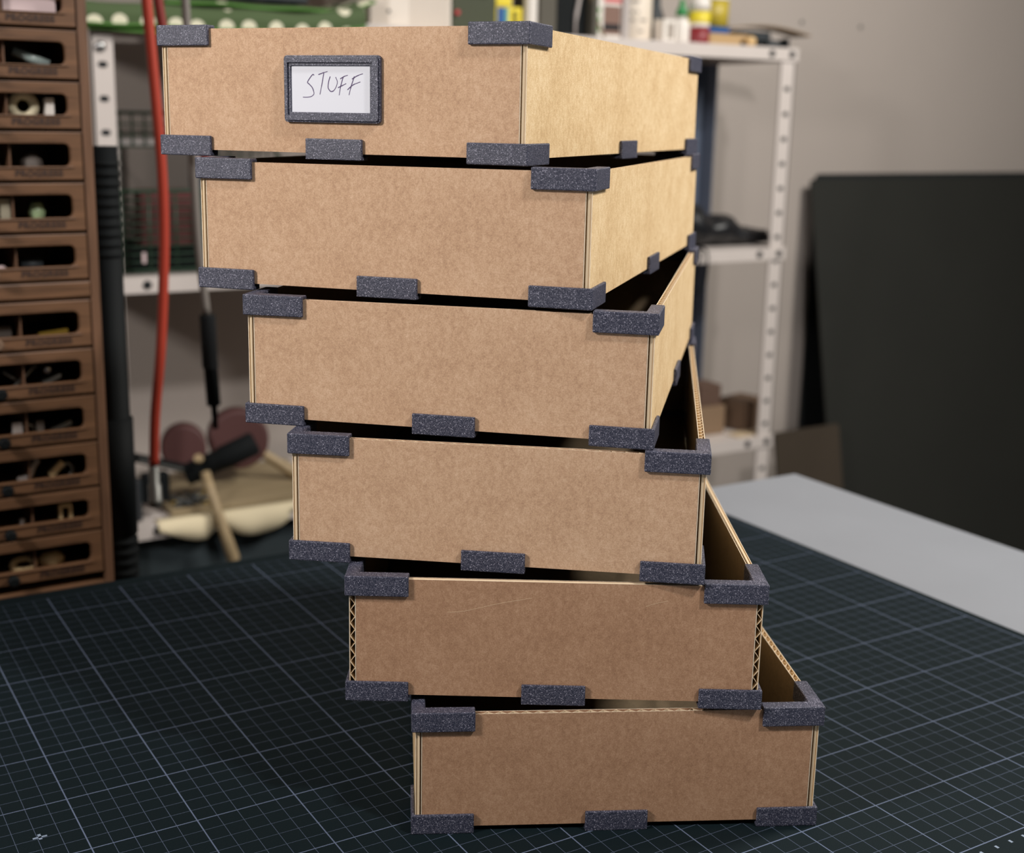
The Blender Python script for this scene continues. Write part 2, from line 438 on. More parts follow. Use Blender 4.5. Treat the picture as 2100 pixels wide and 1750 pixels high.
sc_ = MB()
for P in ([(-.0505, .0450), (-.0425, .0458), (-.0260, .0500), (-.0110, .0530)], [(.042, .050), (.046, .0515), (.052, .053)]):
    P = crom([(a, WT + .00014, b) for a, b in P], 4); vs = []
    for q_ in P: vs += [q_ + Vector((0, 0, -.00009)), q_ + Vector((0, 0, .00009))]
    sc_.add(vs, [(2 * i, 2 * i + 2, 2 * i + 3, 2 * i + 1) for i in range(len(P) - 1)])
sc_.build('scratch', mat('scuffed_paper', (226, 196, 160), .8), trays[4], fixn=False, label='pale hair-thin scratch')

# label holder on the top tray
lh = MB()
yo, yi = -.0006, WT + .0002
ring_plate(lh, (-.0263, .0249, .0173, .0481), (-.0226, .0195, .0220, .0433), .0004, yo + .0008, yi, ro=.0016)
ring_plate(lh, (-.0255, .0241, .0181, .0473), (-.0240, .0209, .0206, .0447), .0004, yo, yo + .0008, ro=.0012)
hold = lh.build('label_holder', GL, trays[0], bevel=.0002, label='dark glittering frame around the white card')
MB().box(-.0228, .0198, .0008, .0012, .0218, .0436).build('label_card', WHITEC, hold)
strokes = [[(-10.2, 39.0), (-11.0, 39.3), (-12.6, 37.6), (-13.8, 35.8), (-13.0, 35.0), (-11.4, 33.5), (-10.6, 31.8), (-10.45, 30.4), (-11.8, 29.3), (-14.1, 28.9), (-16.4, 28.9)],
 [(-7.9, 39.3), (-5.45, 40.1), (-3.0, 40.75)], [(-4.97, 40.1), (-6.0, 35.2), (-7.2, 30.2)],
 [(-1.6, 38.5), (-2.4, 36.3), (-2.8, 33.8), (-2.3, 32.5), (-1.2, 31.65), (.25, 32.1), (1.56, 33.9), (2.16, 36.1), (1.28, 38.25)],
 [(3.7, 37.4), (5.76, 38.5), (7.7, 39.1)], [(5.3, 38.3), (3.96, 34.2), (3.1, 30.0)], [(2.5, 33.4), (4.8, 34.4), (6.85, 35.3)],
 [(9.9, 37.35), (12.7, 38.85), (15.6, 39.8)], [(11.2, 38.6), (9.5, 34.2), (8.3, 30.1)], [(7.5, 32.5), (10.5, 34.75), (14.3, 36.1)]]
hw = MB()
for s_ in strokes:
    P = crom([(a / 1000, .00075, b / 1000) for a, b in s_], 6)
    vs = []
    for i, p in enumerate(P):
        d = (P[min(i + 1, len(P) - 1)] - P[max(i - 1, 0)]).normalized(); nn = Vector((-d.z, 0, d.x))
        wd = .00023 if i < len(P) * .6 else .00017
        vs += [p - nn * wd, p + nn * wd]
    hw.add(vs, [(2 * i, 2 * i + 2, 2 * i + 3, 2 * i + 1) for i in range(len(P) - 1)])
hw.build('handwriting', PEN, hold, fixn=False)

# ------------------------------------------------------------------ desk, mat
desk = thing('work_desk', 'large workbench with pale grey top, under the cutting mat', 'desk', (-.2, 0, -.75))
MB().box(-1.0, .612, -1.3, .489, .7175, .7475).build('desk_top', DESK, desk, bevel=.0015)
for lx in (-.93, .53):
    for ly in (-1.24, .42): MB().box(lx, lx + .05, ly, ly + .05, 0, .7173).build('leg', STEEL, desk)
MB().box(-.93, .58, .37, .39, .60, .7173).build('apron', DGREY, desk)

cm = MB().box(-1.15, .2576, -.075, .4935, -.0024, 0).build('cutting_mat', [MATG], None, bevel=0)
tag(cm, 'dark green cutting mat with a fine grey centimetre grid, under the trays', 'cutting mat')
sm = MB()
for x in (.0115, .022, .032, .0415, .0515, .0615): sm.box(x - .0007, x + .0007, -.0561, -.0540, .00002, .00008)
sm.box(-.372, -.3655, .1705, .1718, .00002, .00008); sm.box(-.3695, -.368, .169, .174, .00002, .00008)
sm.build('scale_mark', mat('mat_print', (130, 145, 165), .6), cm)

# ------------------------------------------------------------------ room
def struct(name, mb, m): o = mb.build(name, m); o['kind'] = 'structure'; return o
struct('wall_back', MB().box(-2.2, 3.0, 1.30, 1.40, -.75, 1.9), WALL)
struct('wall_left', MB().box(-2.3, -2.2, -2.5, 1.4, -.75, 1.9), WALL)
struct('wall_right', MB().box(3.0, 3.1, -2.5, 1.4, -.75, 1.9), WALL)
struct('ceiling', MB().box(-2.3, 3.1, -2.5, 1.4, 1.9, 1.95), mat('ceiling_paint', (70, 70, 68), .9))
struct('floor', MB().box(-2.3, 3.1, -2.5, 1.4, -.80, -.75), FLOOR)
struct('baseboard_back', MB().box(-2.2, 3.0, 1.285, 1.2999, -.75, -.67), mat('skirting', (150, 140, 130), .6))
for i, (x, z, lb) in enumerate(((1.154, .503, 'small grey screw head in the wall above the shelf end'), (1.295, .502, 'small dark screw head high on the wall, further right of the shelf'))):
    s_ = MB(); s_.lathe([(.0036, 0), (.003, .0015), (.0008, .002)], n=14); xf(s_, lambda a, b, c: (x + a, 1.2995 - c, z + b))
    tag(s_.build('wall_screw', STEEL), lb, 'screw', 'screws in the wall')

# ------------------------------------------------------------------ shelving unit
su = thing('shelving_unit', 'white perforated steel shelving unit against the back wall', 'shelving unit', (0, 0, 0))
X0, X1, Y0, Y1 = -.112, .912, 1.05, 1.252
def upright(x0, x1, yf, yb, side, name='upright'):
    mb = MB(); th = .0018
    mb.box(x0, x1, yf if side[1] > 0 else yb - th, yf + th if side[1] > 0 else yb, -.75, .4225)
    if side[0] > 0: mb.box(x0, x0 + th, yf, yb, -.75, .4225)
    else: mb.box(x1 - th, x1, yf, yb, -.75, .4225)
    o = mb.build(name, SHELFM if side[1] > 0 else BLUEG, su)
    z = -.74
    if side[1] < 0: return o
    xc = (x0 + x1) / 2
    while z < .41:
        hm = MB()
        yy = yf - .0003 if side[1] > 0 else yb - .0021
        loop = rrect(xc - .0052, xc + .0052, z - .0034, z + .0034, .003, 3)
        hm.prism(loop, lambda a, b, h: (a, h, b), yy, yy + .0003)
        if z > -.36: hm.build('hole', HOLE, o)
        z += .0362
    return o
upright(X0, X0 + .024, Y0, Y0 + .03, (1, 1)); upright(X1 - .030, X1 - .003, Y0, Y0 + .03, (-1, 1))
upright(X0, X0 + .024, Y1 - .03, Y1, (1, -1)); upright(X1 - .027, X1 - .003, Y1 - .03, Y1, (-1, -1))
for zt in (.4405, .1495, -.1440, -.60):
    s_ = MB(); s_.box(X0 - .001, X1, Y0 - .0022, Y1 + .001, zt - .0015, zt)
    s_.box(X0 - .001, X1, Y0 - .0022, Y0 - .0006, zt - .0185, zt - .0015)
    s_.box(X0 - .001, X1, Y1, Y1 + .001, zt - .0185, zt - .0015)
    s_.box(X0 - .001, X0, Y0, Y1, zt - .0185, zt - .0015); s_.box(X1 - .001, X1, Y0, Y1, zt - .0185, zt - .0015)
    sh = s_.build('shelf', SHELFM, su)
    for bx in (X0 + .012, X0 + .05, X1 - .052, X1 - .013):
        b_ = MB(); b_.lathe([(.0052, 0), (.0048, .0016), (.0022, .0028)], n=14)
        xf(b_, lambda a, b, c: (bx + a, Y0 - .0023 - c, zt - .009 + b)); b_.build('bolt', HOLE if bx != X0 + .012 else BOLT, sh)
for z in (.401,):
    b_ = MB(); b_.lathe([(.0062, 0), (.0055, .002), (.002, .0035)], n=16); xf(b_, lambda a, b, c: (X0 + .010 + a, Y0 - .0005 - c, z + b)); b_.build('bolt', BOLT, su)

def simple(name, mb, m, label, cat, group=None, bevel=0, seg=2):
    o = mb.build(name, m, None, bevel=bevel, seg=seg); return tag(o, label, cat, group)

ZT = .4407; ZM = .1497; ZL = -.1438     # tops of the three shelves
# --- folded dotted cloth on the top shelf
cl = thing('folded_cloth', 'green cloth with white polka dots folded flat on the top shelf', 'cloth', (0, 0, ZT))
def cloth_fold(x0, x1, prof, name, rise=0.0, seed=0):
    """folded cloth: closed (y,z) profile swept along x with small waves; lies on the shelf and over its front edge"""
    nx = 60; n = len(prof); vs = []
    for i in range(nx + 1):
        u = i / nx; x = x0 + (x1 - x0) * u; k = max(0, (u - .72) / .28)
        for (y, z) in prof:
            fr = 1 if y < 1.05 else .35
            vs.append((x, y + fr * (.0016 * math.sin(x * 38 + seed) - .0012), z + fr * .0008 * math.sin(x * 60 + seed * 2) + rise * k * k))
    fs = [(i * n + k, i * n + (k + 1) % n, (i + 1) * n + (k + 1) % n, (i + 1) * n + k) for i in range(nx) for k in range(n)]
    fs += [tuple(range(n)), tuple(nx * n + k for k in range(n))]
    o = MB().add(vs, fs, 0, False).build(name, [CLOTHG], cl)
    me = o.data; uv = me.uv_layers.new(name='UVMap')
    for lp in me.loops:
        co = me.vertices[lp.vertex_index].co; uv.data[lp.index].uv = (co.x, co.y * .5 - co.z)
    P = [vs[i * n] for i in range(nx + 1)]
    MB().tube([(a[0], a[1] - .0010, a[2] + .0012) for a in P], .0014, 8).build('hem', PIPING, o)
    return o
zs = .4407 - ZT
cloth_fold(-.125, .190, [(1.0395, -.0235), (1.0375, -.010), (1.0395, .0010), (1.048, .0032), (1.20, .0034), (1.20, .0006), (1.0462, .0006), (1.0452, -.0225)], 'lower_fold', 0, 1)
cloth_fold(-.120, .205, [(1.0325, -.0180), (1.0315, -.006), (1.035, .0045), (1.046, .0072), (1.20, .0076), (1.20, .0042), (1.047, .0040), (1.0370, -.002), (1.0365, -.0165)], 'middle_fold', .012, 2)
cloth_fold(-.030, .224, [(1.048, .0095), (1.052, .0140), (1.06, .0156), (1.20, .0158), (1.20, .0086), (1.052, .0084)], 'upper_fold', .014, 3)
simple('dark_case', MB().box(.030, .150, 1.070, 1.20, ZT + .0195, ZT + .10), DGREY, 'long dark grey case lying on the dotted green cloth', 'case', bevel=.004)
# --- white ribbed box
rb = MB(); x = .231
rb.box(.231, .343, 1.074, 1.20, 0, .19)
for i in range(9): rb.box(.2325 + i * .0028, .2335 + i * .0028, 1.0730, 1.074, .003, .187)
for i in range(14): rb.box(.286 + i * .004, .2873 + i * .004, 1.0730, 1.074, .003, .187)
rbo = rb.build('ribbed_box', mat('ivory_plastic', (214, 204, 192), .5)); rbo.location = (0, 0, ZT)
tag(rbo, 'ivory ribbed plastic box on the top shelf, between dotted cloth and dark green case', 'box')
h_ = MB(); h_.lathe([(.0022, 0), (.0022, .0006)], n=12); xf(h_, lambda a, b, c: (.2555 + a, 1.0735 - c, .018 + b)); h_.build('hole', HOLE, rbo)

dg = thing('tool_case', 'dark olive green case on the top shelf, right of the ivory ribbed box', 'case', (.380, 1.12, ZT))
MB().box(-.034, .034, -.04, .05, 0, .11).build('body', DGREEN, dg, bevel=.004)
MB().box(-.030, .020, -.046, -.0405, .045, .052).build('handle', BLACK, dg, bevel=.001)
MB().lathe([(.003, 0), (.003, .004)], n=12).build('button', REDL, dg, loc=(-.026, -.0405, .022)).rotation_euler = (PI / 2, 0, 0)

yp = thing('yellow_package', 'yellow and blue package behind the top tray corner on the top shelf', 'package', (.433, 1.10, ZT))
MB().box(-.019, .025, -.012, .02, 0, .034).build('carton', YEL, yp, bevel=.0006)
MB().box(-.026, .010, -.010, .02, .0345, .075).build('yellow_lid', YEL, yp, bevel=.002)
MB().box(-.014, -.003, -.0126, -.0121, 0.001, .033).build('blue_panel', BLUE, yp)
MB().box(-.0025, .0025, -.0126, -.0121, 0.001, .033).build('teal_strip', TEALP, yp)
bc = MB()
for i, z in enumerate([.002 + .0023 * j for j in range(12)]): bc.box(.009, .016 if i % 3 else .018, -.0126, -.0121, z, z + .0012)
bc.build('barcode', HOLE, yp)

def bottle(name, label, cat, loc, profs, group=None):
    t = thing(name, label, cat, loc, 0, group)
    for pn, prof, m in profs:
        o = MB().lathe(prof, n=28).build(pn, m, t)
    return t
bottle('white_tube', 'slim white tube standing right of the yellow package', 'tube', (.468, 1.085, ZT), [('body', [(.0085, 0), (.009, .002), (.009, .09), (.006, .1)], WHITEP)])
simple('grey_box', MB().box(.480, .506, 1.08, 1.15, ZT, ZT + .12), MGREY, 'dark brownish grey box behind and right of the slim white tube', 'box', bevel=.001)
bk = thing('black_case', 'tall black case with a pale cord on the top shelf', 'case', (.532, 1.12, ZT))
MB().box(-.025, .026, -.035, .05, 0, .14).build('body', BLACK, bk, bevel=.003)
MB().tube([(.006, -.0375, .001), (.006, -.0378, .02), (.007, -.038, .03), (.013, -.038, .06), (.016, -.038, .1)], [.0016, .0016, .0028, .0024, .002], 8).build('cord', GREYW, bk)
simple('grey_divider', MB().box(.5585, .566, 1.07, 1.17, ZT, ZT + .12), MGREY, 'thin dark grey panel between black case and white picture box', 'panel')
pb = thing('picture_box', 'white box with a brown picture and red stripe on the top shelf', 'box', (.588, 1.10, ZT))
MB().box(-.021, .034, -.02, .04, 0, .11).build('carton', WHITEP, pb, bevel=.0008)
MB().box(-.006, .022, -.0206, -.0201, .006, .044).build('picture', BROWNPIC, pb)
MB().box(-.006, .021, -.0212, -.0207, .012, .020).build('picture_dark_band', HOLE, pb)  # dark band across the picture
MB().box(-.006, .024, -.0206, -.0201, .048, .054).build('red_stripe', REDL, pb)
gm = MB()
for z in (.010, .022, .034): gm.box(-.0185, -.0115, -.0206, -.0201, z, z + .006)
gm.build('green_mark', GRND, pb)
simple('wooden_stick', MB().tube([(.5745, 1.066, ZT + .0008), (.562, 1.0765, ZT + .036), (.548, 1.0785, ZT + .1)], .0016, 8), VENEER, 'thin wooden stick leaning in front of the picture box', 'stick')
cg = bottle('cream_canister', 'large cream canister with faint grey print on the top shelf', 'canister', (.656, 1.12, ZT),
    [('body', [(.029, 0), (.0305, .003), (.0305, .075), (.029, .078), (.012, .092), (.012, .1)], mat('cream_white', (224, 212, 196), .5))])
pr = MB()
for (a, z, w_) in ((-.35, .052, .3), (-.35, .037, .12), (-.05, .037, .06), (-.35, .027, .14), (.1, .027, .25), (.0, .012, .2), (-.4, .06, .5)):
    vs = []; N_ = 6
    for i in range(N_ + 1):
        t = -PI / 2 - .25 + a + w_ * 1.4 * i / N_
        for zz in (z, z + .0035): vs.append((.0308 * math.cos(t), .0308 * math.sin(t), zz))
    pr.add(vs, [(2 * i, 2 * i + 2, 2 * i + 3, 2 * i + 1) for i in range(N_)])
pr.build('print', PRINTG, cg, fixn=False)
simple('grey_panel_box', MB().box(.612, .622, 1.075, 1.12, ZT, ZT + .11), GREYW, 'narrow pale grey box left of the cream canister', 'box', bevel=.001)
wb = thing('small_white_box', 'small white printed box right of the cream canister', 'box', (.693, 1.085, ZT))
MB().box(-.0115, .0115, -.010, .012, 0, .031).build('carton', WHITEP, wb, bevel=.0005)
MB().box(-.004, .006, -.0106, -.0101, .005, .026).build('print', PRINTG, wb)
bottle('dark_bottle', 'dark grey bottle standing behind the small white box', 'bottle', (.7035, 1.125, ZT), [('body', [(.014, 0), (.0145, .003), (.0145, .034), (.008, .052), (.007, .07)], DGREY)])
bottle('green_capped_bottle', 'small white bottle with a green cap', 'bottle', (.7205, 1.085, ZT),
    [('body', [(.0115, 0), (.012, .002), (.012, .025), (.0105, .031), (.006, .034)], WHITEP), ('neck', [(.0065, .0342), (.0065, .0375)], WHITEP), ('cap', [(.0085, .0376), (.008, .044), (.004, .052), (.003, .06)], GRN)])
bottle('red_yellow_bottle', 'bottle with dark red base and yellow label on the top shelf', 'bottle', (.748, 1.08, ZT),
    [('body', [(.0150, 0), (.0155, .001), (.0155, .0225)], REDP), ('white_band', [(.0153, .0226), (.0153, .0282)], WHITEP), ('yellow_label', [(.0153, .0283), (.0158, .03), (.0158, .044)], YEL), ('shoulder', [(.0153, .0441), (.0155, .058), (.01, .066)], WHITEP)])
ty = bottle('yellow_tub', 'ochre yellow tub standing on a blue strip and wood block', 'tub', (.793, 1.105, ZT + .0256),
    [('body', [(.019, 0), (.0225, .001), (.0235, .038)], GOLD), ('rim', [(.0245, .0381), (.0245, .041)], WHITEP)])
simple('wood_block', MB().box(.764, .838, 1.075, 1.135, ZT, ZT + .0165), mat('tan_block', (176, 146, 104), .6), 'flat tan wooden block under the blue strip, on the top shelf', 'block', bevel=.001)
simple('blue_strip', MB().box(.762, .804, 1.078, 1.130, ZT + .0167, ZT + .0254), BLUE, 'flat blue packet between the tan block and the ochre tub', 'packet', bevel=.0015)
simple('tan_knob', MB().lathe([(.007, 0), (.008, .004), (.008, .010), (.005, .014)], .834, 1.0665, ZT, 16), mat('tan_light', (206, 172, 120), .5), 'small tan wooden knob at the right end of the tan block', 'knob')
pl = thing('pliers', 'black pliers lying on the right end of the top shelf', 'pliers', (.868, 1.076, ZT))
MB().tube([(-.045, 0, .0045), (-.02, .004, .006), (.01, .006, .006)], [.0035, .005, .0045], 10).build('handle', BLACK, pl)
MB().tube([(-.04, .02, .0045), (-.02, .016, .006), (.01, .010, .006)], [.0035, .005, .0045], 10).build('handle', REDP, pl)
MB().tube([(.011, .008, .006), (.03, .006, .006), (.045, .002, .005)], [.007, .006, .003], 10).build('jaw', DGREY, pl)
simple('dark_packet', MB().box(.846, .915, 1.112, 1.17, ZT, ZT + .026), DGREY, 'flat dark packet lying behind the black pliers', 'packet', bevel=.002)
simple('black_cube', MB().box(.9025, .9115, 1.068, 1.08, ZT, ZT + .0145), BLACK, 'tiny black block at the outer end of the top shelf', 'block', bevel=.0006)
vn = MB(); nn_ = 14; vs = []
for i in range(nn_ + 1):
    u = i / nn_; x = .826 + .158 * u; z = ZT + .0265 + .0080 * math.sin(u * PI) - .0045 * u
    for y in (1.100, 1.140):
        for dz in (0, .0022): vs.append((x, y, z + dz))
fs = []
for i in range(nn_): a = i * 4; b = a + 4; fs += [(a, b, b + 2, a + 2), (a + 1, a + 3, b + 3, b + 1), (a, a + 1, b + 1, b), (a + 2, b + 2, b + 3, a + 3)]
fs += [(0, 2, 3, 1), (nn_ * 4, nn_ * 4 + 1, nn_ * 4 + 3, nn_ * 4 + 2)]
vn.add(vs, fs, 0, False); simple('veneer_strip', vn, VENEER, 'thin curved strip of wood jutting past the end of the top shelf', 'strip')

# --- middle shelf left: wire basket with packets
wbk = thing('wire_basket', 'dark green wire basket on the middle shelf, behind the red hose', 'basket', (0, 0, ZM))
bx0, bx1, by0, by1, bh = -.083, .135, 1.066, 1.235, .182
def wires(pairs, r, name):
    mb = MB()
    for a, b in pairs: mb.tube([a, b], r, 6)
    return mb.build(name, WIREG, wbk)
ft = lambda x, z: (x, by0, z)
low = .095
fr = []; i = 0
for j in range(11): z = .006 + j * .0088; fr.append(((bx0, by0, z), (bx1, by0, z)))
for j in range(8): x = bx0 + (bx1 - bx0) * j / 7; fr.append(((x, by0, .003), (x, by0, low)))
wires(fr, .0014, 'front_grid')
bkw = []
for j in range(14): z = .006 + j * .0135; bkw.append(((bx0, by1, z), (bx1, by1, z)))
for j in range(15): x = bx0 + (bx1 - bx0) * j / 14; bkw.append(((x, by1, .003), (x, by1, bh)))
wires(bkw, .0013, 'back_grid')
for xs in (bx0, bx1):
    sw_ = []
    for j in range(11): z = .006 + j * .0088; sw_.append(((xs, by0, z), (xs, by1, z)))
    for j in range(7):
        y = by0 + (by1 - by0) * j / 6; sw_.append(((xs, y, .003), (xs, y, low + (bh - low) * j / 6)))
    wires(sw_, .0009, 'side_grid')
wires([((bx0, by0 + (by1 - by0) * j / 8, .003), (bx1, by0 + (by1 - by0) * j / 8, .003)) for j in range(9)], .0009, 'bottom_grid')
MB().tube([(bx0, by0, low), (bx1, by0, low), (bx1, by1, bh), (bx0, by1, bh)], .0024, 8, closed=True).build('rim', WIREG, wbk)
MB().box(bx0 + .01, bx1 - .01, by0 + .008, by1 - .01, .0045, .028).build('liner', BLACK, wbk)
for i, (x0, x1, z1, y, m, lb) in enumerate(((-.052, .010, .066, 1.10, REDBRICK, 'muted red packet inside the green wire basket'), (.016, .062, .082, 1.10, DGREY, 'dark grey packet beside the red one in the wire basket'),
        (-.046, .030, .112, 1.17, SKINB, 'dusty brown packet behind the red one in the wire basket'), (.036, .062, .13, 1.17, PINKW, 'pale packet upright in the wire basket, behind the grey cable'))):
    simple('packet', MB().box(x0, x1, y, y + .03, ZM + .0287, ZM + .0287 + z1), m, lb, 'packet', 'packets in the wire basket', bevel=.002)
tg = simple('price_tag', MB().box(-.062, -.058, 1.0625, 1.0645, ZM + .014, ZM + .026), PINKW, 'tiny pale tag on the front of the wire basket', 'tag')
simple('white_sheet', MB().box(-.058, .09, 1.2395, 1.2425, ZM + .0003, ZM + .150), GREYW, 'pale grey sheet standing behind the wire basket on the shelf', 'sheet')

# --- middle shelf right: black bag
bg = MB(); vs = []; nu, nv = 26, 14
for j in range(nv + 1):
    for i in range(nu + 1):
        u, v = i / nu, j / nv; a = 2 * PI * v
        x = .70 + .215 * u
        hh = (.047 * (1 - u) ** .8 + .012) * (1 + .18 * math.sin(u * 19 + v * 7)) ; dd = .05 * (1 - .35 * u)
        vs.append((x + .004 * math.sin(v * 23), 1.115 + dd * math.cos(a) + .003 * math.sin(u * 31), ZM + .0008 + hh * (1 + math.sin(a)) * .62 + .0015 * math.sin(u * 40 + a * 3) * (1 + math.sin(a))))
fs = [(j * (nu + 1) + i, j * (nu + 1) + i + 1, (j + 1) * (nu + 1) + i + 1, (j + 1) * (nu + 1) + i) for j in range(nv) for i in range(nu)]
fs += [tuple(j * (nu + 1) for j in range(nv)), tuple(j * (nu + 1) + nu for j in range(nv))]
bg.add(vs, fs, 0, True); bgo = simple('plastic_bag', bg, BAG, 'crumpled black plastic bag on the middle shelf beside the trays', 'bag')
cb = MB(); 
P = crom([(.746, 1.066, ZM + .0022), (.750, 1.044, ZM + .0030), (.752, 1.038, ZM - .010), (.748, 1.036, ZM - .045), (.737, 1.038, ZM - .06), (.728, 1.038, ZM - .04), (.735, 1.037, ZM - .01), (.738, 1.043, ZM + .0028), (.736, 1.066, ZM + .0022)], 6)
cb.tube(P, .0016, 8); simple('black_cable', cb, BLACK, 'loop of thin black cable hanging over the middle shelf edge', 'cable')

# --- bottom shelf right: small boxes
b1 = MB(); b1.obox((.905, 1.115, ZL + .0235), (.031, .007, 0), (-.006, .026, 0), (0, 0, .0232)); simple('brown_box', b1, BROWNC, 'small brown cardboard box at the right end of the bottom shelf', 'box', 'boxes on the bottom shelf', bevel=.0006)
simple('brown_box', MB().box(.795, .848, 1.09, 1.14, ZL, ZL + .045), mat('tan_card', (132, 108, 84), .8), 'tan cardboard box left of the small brown box, bottom of a pair', 'box', 'boxes on the bottom shelf', bevel=.0006)
simple('brown_box', MB().box(.80, .842, 1.095, 1.14, ZL + .0453, ZL + .078), mat('brown_card_dark', (92, 70, 58), .8), 'darker brown cardboard box lying on the tan box', 'box', 'boxes on the bottom shelf', bevel=.0006)
simple('card_sheet', MB().box(.846, .905, 1.056, 1.083, ZL, ZL + .002), mat('pale_card', (190, 170, 140), .8), 'flat pale card in front of the small brown box', 'card')

# --- bottom shelf left: plank, paper, mallets, clamp, scraps
simple('wood_plank', MB().box(-.04, .17, 1.063, 1.225, ZL + .0004, ZL + .009), PLANKW, 'pale wooden plank lying on the bottom shelf under the mallets', 'plank', bevel=.0008)
pp = MB(); vs = []; nx = 44
def drop(x):
    if x < -.008: return .010 + .017 * math.sin(min(1, max(0, (x + .062) / .048)) * PI / 2)
    if x < .012: return .012 + .015 * (.012 - x) / .02
    if x < .10: return .012 + .019 * math.sin((x - .012) / .09 * PI) ** .6
    return .010
for i in range(nx + 1):
    u = i / nx; x = -.062 + .215 * u; d = drop(x)
    wv = .0010 * math.sin(x * 120) + .0010 * math.sin(x * 61 + 1)
    for (y, z) in ((1.0615, .0004), (1.05, .0006), (1.0445 + wv * .2, -.002), (1.0435 + wv, -d * .5), (1.0435 + wv * 1.8 - .001, -d)):
        vs.append((x + (.004 if z < -.01 else 0), y - .0004, ZL + z + .0012)); 
fs = [(i * 5 + k, i * 5 + k + 1, (i + 1) * 5 + k + 1, (i + 1) * 5 + k) for i in range(nx) for k in range(4)]
pp.add(vs, fs, 0, True); po = simple('cream_paper', pp, CREAMP, 'creased cream paper hanging over the bottom shelf edge', 'paper')
so = po.modifiers.new('thick', 'SOLIDIFY'); so.thickness = .0006; so.offset = 1

def mallet(name, label, headc, headaxis, hr, hl, hdir, hlen, hm, handr=.0075, start=0.0):
    t = thing(name, label, 'mallet', headc); ax = Vector(headaxis).normalized() * hl / 2
    p = [-ax, -ax * .96, -ax * .9, ax * .9, ax * .96, ax]; MB().tube(p, [hr * .88, hr * .96, hr, hr, hr * .96, hr * .88], 28).build('head', hm, t)
    d = Vector(hdir).normalized()
    MB().tube([d * start, d * (start + .02), d * (start + hlen * .6), d * (start + hlen * .97), d * (start + hlen)], [handr * .9, handr * .9, handr * 1.0, handr * 1.25, handr * .9], 14).build('handle', LIGHTW, t)
    return t
m1 = mallet('rubber_mallet', 'dark red rubber mallet head standing left of the other, end towards us', (.004, 1.150, -.080), (-.30, -1, .12), .0285, .045, (.1, .25, -.93), .033, DARKR)
m2 = mallet('rubber_mallet', 'larger dark red mallet with its wooden handle pointing down right', (.079, 1.160, -.0795), (-.26, -1, .12), .0385, .045, (.75, -.42, -.56), .078, DARKR, .0068, .020)
for t_ in (m1, m2): t_['group'] = 'dark red mallets on the bottom shelf'
MB().tube([(.0270, -.0151, -.0202), (.0298, -.0167, -.0222)], .0105, 16).build('ferrule', DARKR, m2)
hm_ = thing('black_mallet', 'black mallet lying on the bottom shelf, wooden handle hanging over the edge', 'mallet', (.028, 1.075, -.082))
MB().tube([(-.042, .012, -.0185), (-.040, .0115, -.0178), (.0, 0, 0), (.0005, 0, .0002), (.040, -.006, .0165), (.042, -.0063, .0174)], [.0115, .0135, .0135, .0150, .0150, .0125], 24).build('head', BLACKR, hm_)
MB().tube([(-.024, -.010, -.012), (-.0225, -.026, -.034), (-.0175, -.0395, -.062), (-.004, -.046, -.114), (-.003, -.0465, -.118)], [.006, .0060, .0062, .0080, .006], 14).build('handle', LIGHTW, hm_)
bcl = thing('clamp', 'black and steel clamp bar at the left of the mallets', 'clamp', (-.05, 1.072, -.078))
MB().obox((.004, 0, 0), (.034, .004, -.0125), (0, .006, 0), (.0008, 0, .0048)).build('bar', BLACK, bcl, bevel=.001)
MB().obox((.000, -.0078, .0008), (.027, .0032, -.010), (0, .0012, 0), (.0005, 0, .0014)).build('rail', STEEL, bcl)
MB().obox((-.006, 0, -.028), (.016, 0, 0), (0, .008, 0), (0, 0, .018)).build('jaw', BLACK, bcl, bevel=.002)
MB().obox((-.028, 0, -.04), (.004, 0, 0), (0, .008, 0), (0, 0, .025)).build('foot', DGREY, bcl, bevel=.001)
simple('wooden_dowel', MB().tube([(-.006, 1.060, -.0725), (-.004, 1.0625, -.076)], [.0052, .0058], 14), LIGHTW, 'round end of a wooden dowel above the black mallet', 'dowel')
simple('dark_brick', MB().box(-.092, -.0805, 1.062, 1.12, ZL, ZL + .055), mat('dark_reddish_brick', (58, 44, 44), .8), 'dark reddish block at the left end of the bottom shelf', 'block', bevel=.001)
scp = MB(); r2 = random.Random(3)
for i in range(70):
    c = Vector((-.030 + r2.random() * .045, 1.064 + r2.random() * .045, ZL + .0102 + r2.random() * .006))
    a = r2.random() * PI; l = .003 + r2.random() * .005
    d = Vector((math.cos(a), math.sin(a), (r2.random() - .5) * .6)) * l
    scp.tube([c - d, c + d], .0007 + r2.random() * .0012, 6, m=r2.choice((0, 0, 1, 2)))
sco = scp.build('metal_scraps', [STEEL, BRASS, DGREY]); tag(sco, 'loose screws and brass scraps heaped left of the black mallet handle', 'screws', None, 'stuff')

cr_ = thing('dark_infill', 'dark slate block filling the dark area under the bottom shelf, left', 'infill', (.20, 1.16, -.75))  # dark block put in to darken the area below the bottom shelf
MB().box(-.30, .36, -.095, .09, 0, .13).build('lower_body', DSLATE, cr_, bevel=.006)
# upper part of the added infill stays inside the unit: it stands on the floor shelf level
MB().box(-.29, .35, -.09, .085, .1525, .575).build('upper_body', DSLATE, cr_, bevel=.006)
MB().box(-.30, .36, -.095, .09, .5755, .584).build('rim', DSLATE, cr_, bevel=.002)

